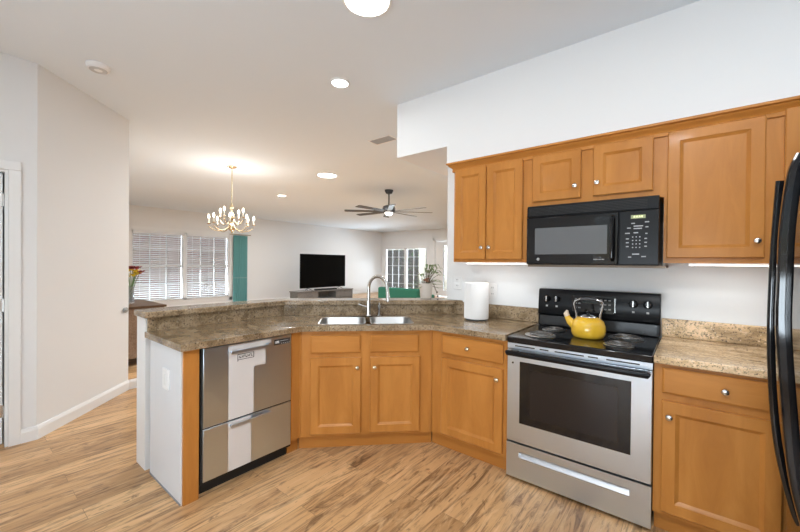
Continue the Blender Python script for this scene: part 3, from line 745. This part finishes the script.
# ------------------------------------------------------------------ ceiling fittings
names = ['large round flush ceiling light above the sink worktop', 'small recessed ceiling light between kitchen and bar', 'large round ceiling light beyond the bar, nearest the ceiling fan', 'small recessed ceiling light between chandelier and fan']
for i, (x, y, r, pw) in enumerate(CEILING_AND_FILL_LIGHTS):
    if i > 3: continue
    t = thing('ceiling_light', names[i], 'light', (x, y, CEIL), 0, 'round ceiling lights')
    MB().lathe([(r*1.12, 0), (r*1.10, -.008), (r*1.0, -.014), (r*.97, -.010), (r*.97, 0)], n=40).build('trim_ring', WHITE, t, smooth=True)
    MB().lathe([(.001, -.006), (r*.96, -.006), (r*.94, -.012), (r*.6, -.013), (.001, -.0135)], n=40).build('diffuser', LED, t, smooth=True)
sm = thing('smoke_detector', 'round white smoke detector on the ceiling near the angled wall', 'smoke detector', (-3.50, .70, CEIL), 0)
MB().lathe([(.001,0), (.075,0), (.075,-.012), (.066,-.030), (.050,-.036), (.001,-.037)], n=32).build('housing', M('detector_white', (.86,.86,.86), .5), sm, smooth=True)
MB().lathe([(.056,-.0335), (.054,-.0375), (.045,-.0385), (.043,-.0365)], n=28).build('sensor_ring', M('detector_grey', (.55,.55,.55), .6), sm, smooth=True)
av = thing('air_vent', 'white slotted ceiling air vent beside the beam', 'vent', (-2.86, 3.22, CEIL), 0)
MB().box(-.17, -.09, -.008, .17, -.07, 0).box(-.17, .07, -.008, .17, .09, 0).box(-.17, -.07, -.008, -.15, .07, 0).box(.15, -.07, -.008, .17, .07, 0).build('frame', WHITE, av)
sl = MB()
for k in range(7): sl.box(-.15, -.062 + k*.019, -.012, .15, -.050 + k*.019, -.004)
sl.build('louvers', M('vent_grey', (.42,.42,.42), .5), av)
B(-.15, -.07, -.003, .15, .07, -.001).build('backing', CHARCOAL, av)

# ceiling fan
cf = thing('ceiling_fan', 'dark eight-blade ceiling fan over the living room', 'ceiling fan', (-4.72, 5.51, CEIL), YAW)
MB().lathe([(.001,0), (.085,0), (.085,-.02), (.06,-.07), (.02,-.085), (.001,-.085)], n=24).build('canopy', CHARCOAL, cf, smooth=True)
MB().tube([(0,0,-.08), (0,0,-.32)], .016, 10).build('downrod', CHARCOAL, cf, smooth=True)
MB().lathe([(.001,-.30), (.05,-.30), (.115,-.325), (.13,-.37), (.13,-.42), (.10,-.45), (.001,-.45)], n=28).build('motor_housing', CHARCOAL, cf, smooth=True)
for k in range(8):
    a = math.radians(6 + 45*k)
    bl = MB().loops([[(x, -wy, -.435 - tw_), (x, wy, -.435 + tw_), (x, wy, -.427 + tw_), (x, -wy, -.427 - tw_)] for x, wy, tw_ in ((.10,.03,.004), (.2,.045,.008), (.6,.058,.009), (.84,.062,.009), (.88,.05,.007))])
    bl.xf(Matrix.Rotation(a, 4, 'Z')).build('blade', CHARCOAL, cf)
MB().lathe([(.001,-.515), (.03,-.512), (.06,-.497), (.078,-.47), (.08,-.45), (.001,-.45)], n=24).build('light_bowl', M('fan_light', (1,1,1), .4, emit=(1,.97,.9), es=3), cf, smooth=True)

# chandelier
ch = thing('chandelier', 'brass candle chandelier with lit bulbs hanging before the dining window', 'chandelier', (-5.52, 2.72, CEIL), 0)
MB().lathe([(.001,0), (.07,0), (.068,-.012), (.03,-.03), (.012,-.035), (.001,-.035)], n=24).build('canopy', BRASS, ch, smooth=True)
MB().tube([(0,0,-.03), (0,0,-.58)], .007, 8).build('rod', BRASS, ch, smooth=True)
MB().lathe([(.001,-.56), (.012,-.565), (.016,-.60), (.03,-.62), (.034,-.64), (.016,-.665), (.014,-.70), (.03,-.73), (.045,-.76), (.045,-.80), (.022,-.83), (.018,-.87), (.04,-.90), (.055,-.93), (.052,-.96), (.03,-.985), (.012,-1.0), (.014,-1.02), (.001,-1.03)], n=24).build('column', BRASS, ch, smooth=True)
def arm(k, n, R, zc, z0, ph):
    a = 2*PI*k/n + ph; pts = []
    for t in range(11):
        u = t/10; r = .04 + (R-.04)*u; z = z0 - .075*math.sin(u*PI*.85) + (zc - z0)*u**2.2
        pts.append((r*math.cos(a), r*math.sin(a), z))
    o = MB().tube(pts, .0065, 8).build('arm', BRASS, ch, smooth=True)
    cx, cy = R*math.cos(a), R*math.sin(a)
    MB().lathe([(.001, zc), (.010, zc), (.028, zc+.008), (.030, zc+.012), (.012, zc+.014), (.001, zc+.014)], (cx, cy, 0), n=14).build('drip_cup', BRASS, o, smooth=True)
    MB().lathe([(.001, zc+.012), (.010, zc+.012), (.010, zc+.085), (.001, zc+.085)], (cx, cy, 0), n=10).build('candle_sleeve', M_SLEEVE, o, smooth=True)
    MB().lathe([(.001, zc+.083), (.009, zc+.086), (.017, zc+.108), (.013, zc+.130), (.004, zc+.150), (.001, zc+.153)], (cx, cy, 0), n=12).build('bulb', BULB, o, smooth=True)
M_SLEEVE = M('candle_sleeve', (.80,.76,.66), .5)
for k in range(8): arm(k, 8, .315, -.90, -.93, .25)
for k in range(4): arm(k, 4, .19, -.79, -.83, .55)
pl = bpy.data.lights.new('chandelier_lamp', 'POINT'); pl.energy = 22; pl.color = (1,.93,.85); pl.shadow_soft_size = .25
po = bpy.data.objects.new('chandelier_lamp', pl); COL.objects.link(po); po.location = (-5.52, 2.72, 2.15)

# ------------------------------------------------------------------ dining: blinds, curtain, table, vase
SLATW = M('blind_white', (.82,.82,.83), .5)
for (y0, y1, nm) in ((DW[0]+.03, (DW[0]+DW[1])/2 - .03, 'left'), ((DW[0]+DW[1])/2 + .03, DW[1]-.03, 'right')):
    t = thing('window_blind', 'white slatted blind over the %s half of the dining window' % nm, 'blind', (-11.37, y0, 0), 0, 'dining window blinds')
    B(-.012, 0, 2.10, .028, y1-y0, 2.165).build('head_rail', SLATW, t)
    m = MB(); z = .30
    while z < 2.10:
        m.add([(-.024, 0, z+.007), (.024, 0, z-.007), (.024, y1-y0, z-.007), (-.024, y1-y0, z+.007), (-.024, 0, z+.010), (.024, 0, z-.004), (.024, y1-y0, z-.004), (-.024, y1-y0, z+.010)],
              [(0,3,2,1),(4,5,6,7),(0,1,5,4),(1,2,6,5),(2,3,7,6),(3,0,4,7)]); z += .056
    m.build('slats', SLATW, t)
    B(-.015, 0, .262, .018, y1-y0, .285).build('bottom_rail', SLATW, t)
    cd = MB()
    for yy in (.15, (y1-y0)/2, y1-y0-.15): cd.box(.0205, yy-.004, .28, .0225, yy+.004, 2.1)
    cd.build('ladder_tape', SLATW, t)
cu = thing('curtain_panel', 'teal curtain panel at the right of the dining window', 'curtain', (-11.33, 5.64, 0), 0)
pts = []
for k in range(41): pts.append((.022*math.sin(k*1.25), k*.0118))
Ls = [[(x - .004, y, z) for x, y in pts] + [(x + .004, y, z) for x, y in reversed(pts)] for z in (.05, 2.20)]
MB().loops(Ls).build('fabric', TEAL, cu, smooth=True)
MB().tube([(0, -.12, 2.235), (0, .58, 2.235)], .014, 10).build('rod', BRASS, cu, smooth=True)
Ls = [[(x + (-.0055 if s < 0 else .0055), y, z) for x, y in pts] for s in (1,) for z in (0,)]
tb = MB().loops([[(x + .0042, y, z) for x, y in pts] + [(x + .0060, y, z) for x, y in reversed(pts)] for z in (.83, .86)]); tb.build('pale_band', M('pale_teal', (.30,.48,.49), .8), cu, smooth=True)

wc = wood('woven_brown', (.16,.10,.06), (.27,.18,.12), (.42,.31,.22), (60, 60, 60), .8)
sd_b = thing('sideboard', 'brown woven-front sideboard with dark top beyond the bar end, under the vase', 'sideboard', (-5.55, 1.22, 0), 0)
B(-1.10, -.01, .735, .03, .62, .765).build('top', DARKWOOD, sd_b, bevel=.006)
B(-1.06, .01, .10, .0, .60, .735).build('body', wc, sd_b)
for x in (-1.03, -.515): B(x, .60, .14, x+.49, .615, .70).build('door', wc, sd_b, bevel=.004)
for x in (-1.05, -.05):
    for y in (.02, .55): B(x, y, 0, x+.04, y+.04, .10).build('leg', DARKWOOD, sd_b)
va = thing('flower_vase', 'glass vase of red and yellow flowers on the brown sideboard', 'vase', (-6.02, 1.565, .765), 0)
MB().lathe([(.001,0), (.038,0), (.042,.01), (.032,.10), (.036,.20), (.045,.235), (.040,.235), (.030,.19), (.027,.10), (.034,.02), (.001,.015)], n=20).build('vessel', M('vase_glass', (.75,.78,.80), .05, trans=.85), va, smooth=True)
rnd = random.Random(3)
stm = MB()
for k in range(11):
    a = rnd.random()*2*PI; r = rnd.uniform(.02, .10); z = rnd.uniform(.34, .50)
    e = Vector((r*math.cos(a), r*math.sin(a), z)); stm.tube([(0,0,.03), tuple(e*.45 + Vector((0,0,.08))), tuple(e)], .004, 5)
    m = MB()
    for q in range(9):
        an = q*2*PI/9; d = Vector((math.cos(an), math.sin(an), .5)); s = Vector((-math.sin(an), math.cos(an), 0))*.024
        m.add([e, e + d*.04 + s, e + d*.078, e + d*.04 - s], [(0,1,2,3)])
    m.lathe([(.001,-.012), (.022,-.004), (.024,.012), (.001,.022)], tuple(e), n=8)
    m.build('flower', [M('red_petal', (.36,.03,.05), .6), M('yellow_petal', (.75,.55,.04), .6), M('red_petal', (.30,.04,.07), .6)][k % 3] if z > .40 else M('yellow_petal', (.75,.55,.04), .6), va)
stm.build('stems', LEAF, va)
ov = MB().lathe([(.001,0), (.03,.002), (.033,.012), (.022,.02), (.001,.022)], (0,0,0), 'y', 20)
ov.v = [(v[0]*1.25, v[1], v[2]*.8) for v in ov.v]
ovo = ov.build('corner_guard', M('grey_fitting', (.30,.31,.30), .4), None, smooth=True); ovo.location = (-4.545+.002, 1.127+.002, .842); ovo.rotation_euler = (0, 0, math.radians(135-0))
tag(ovo, 'small grey oval fitting on the right edge of the angled white wall', 'fitting')

# ------------------------------------------------------------------ living room: television, console, loveseat
tc = thing('media_console', 'low grey media console under the television', 'console', (-10.0, 6.98, 0), 90)
CW = 2.46
B(0, -.20, .37, CW, .26, .41).build('top', GREYWOOD, tc, bevel=.004)
B(0.02, -.17, .06, CW-.02, .24, .12).build('bottom_shelf', GREYWOOD, tc)
for x in (.02, CW*.33, CW*.66, CW-.05): B(x, -.18, .0, x+.03, .24, .37).build('upright', GREYWOOD, tc)
B(.05, -.185, .13, CW*.33, -.17, .36).build('door', GREYWOOD, tc); B(CW*.66+.03, -.185, .13, CW-.05, -.17, .36).build('door', GREYWOOD, tc)
B(.05, .22, .12, CW-.05, .235, .37).build('back_board', GREYWOOD, tc)
tv = thing('television', 'large flat black television standing on the grey console', 'television', (-10.0, 7.22, .41), 90)
TW = 1.98
B(0, -.012, .085, TW, .035, 1.235).build('housing', M('tv_black', (.004,.004,.004), .4, spec=.15), tv, bevel=.006)
B(.012, -.0135, .10, TW-.012, -.012, 1.222).build('screen', M('screen_black', (.002,.002,.002), .18, spec=.12), tv)
for x in (.30, TW-.30): MB().tube([(x-.11, -.12, .008), (x, 0.01, .09), (x+.11, -.12, .008)], .009, 6).tube([(x, .01, .09), (x, .12, .008)], .009, 6).build('foot', CHARCOAL, tv)
sbx = thing('soundbar', 'slim grey soundbar lying on the console below the television', 'soundbar', (-9.87, 7.72, .41), 90)
B(0, -.04, 0, .95, .04, .06).build('case', M('soundbar_grey', (.09,.09,.095), .6), sbx, bevel=.01)
B(.01, -.042, .006, .94, -.04, .054).build('grille', MATTE, sbx)
lv = thing('loveseat', 'green loveseat with its back to the bar', 'sofa', (-6.36, 7.0, 0), 0)
LWD = 1.27
B(0, 0, .10, LWD, .16, .735).build('backrest', GREENF, lv, bevel=.04, seg=3)
B(.12, .16, .12, LWD-.12, .78, .42).build('seat', GREENF, lv, bevel=.04, seg=3)
for x in (0, LWD-.14): B(x, .1, .10, x+.14, .80, .56).build('armrest', GREENF, lv, bevel=.04, seg=3)
for x in (.05, LWD-.09):
    for y in (.04, .72): B(x, y, 0, x+.04, y+.04, .12).build('leg', DARKWOOD, lv)
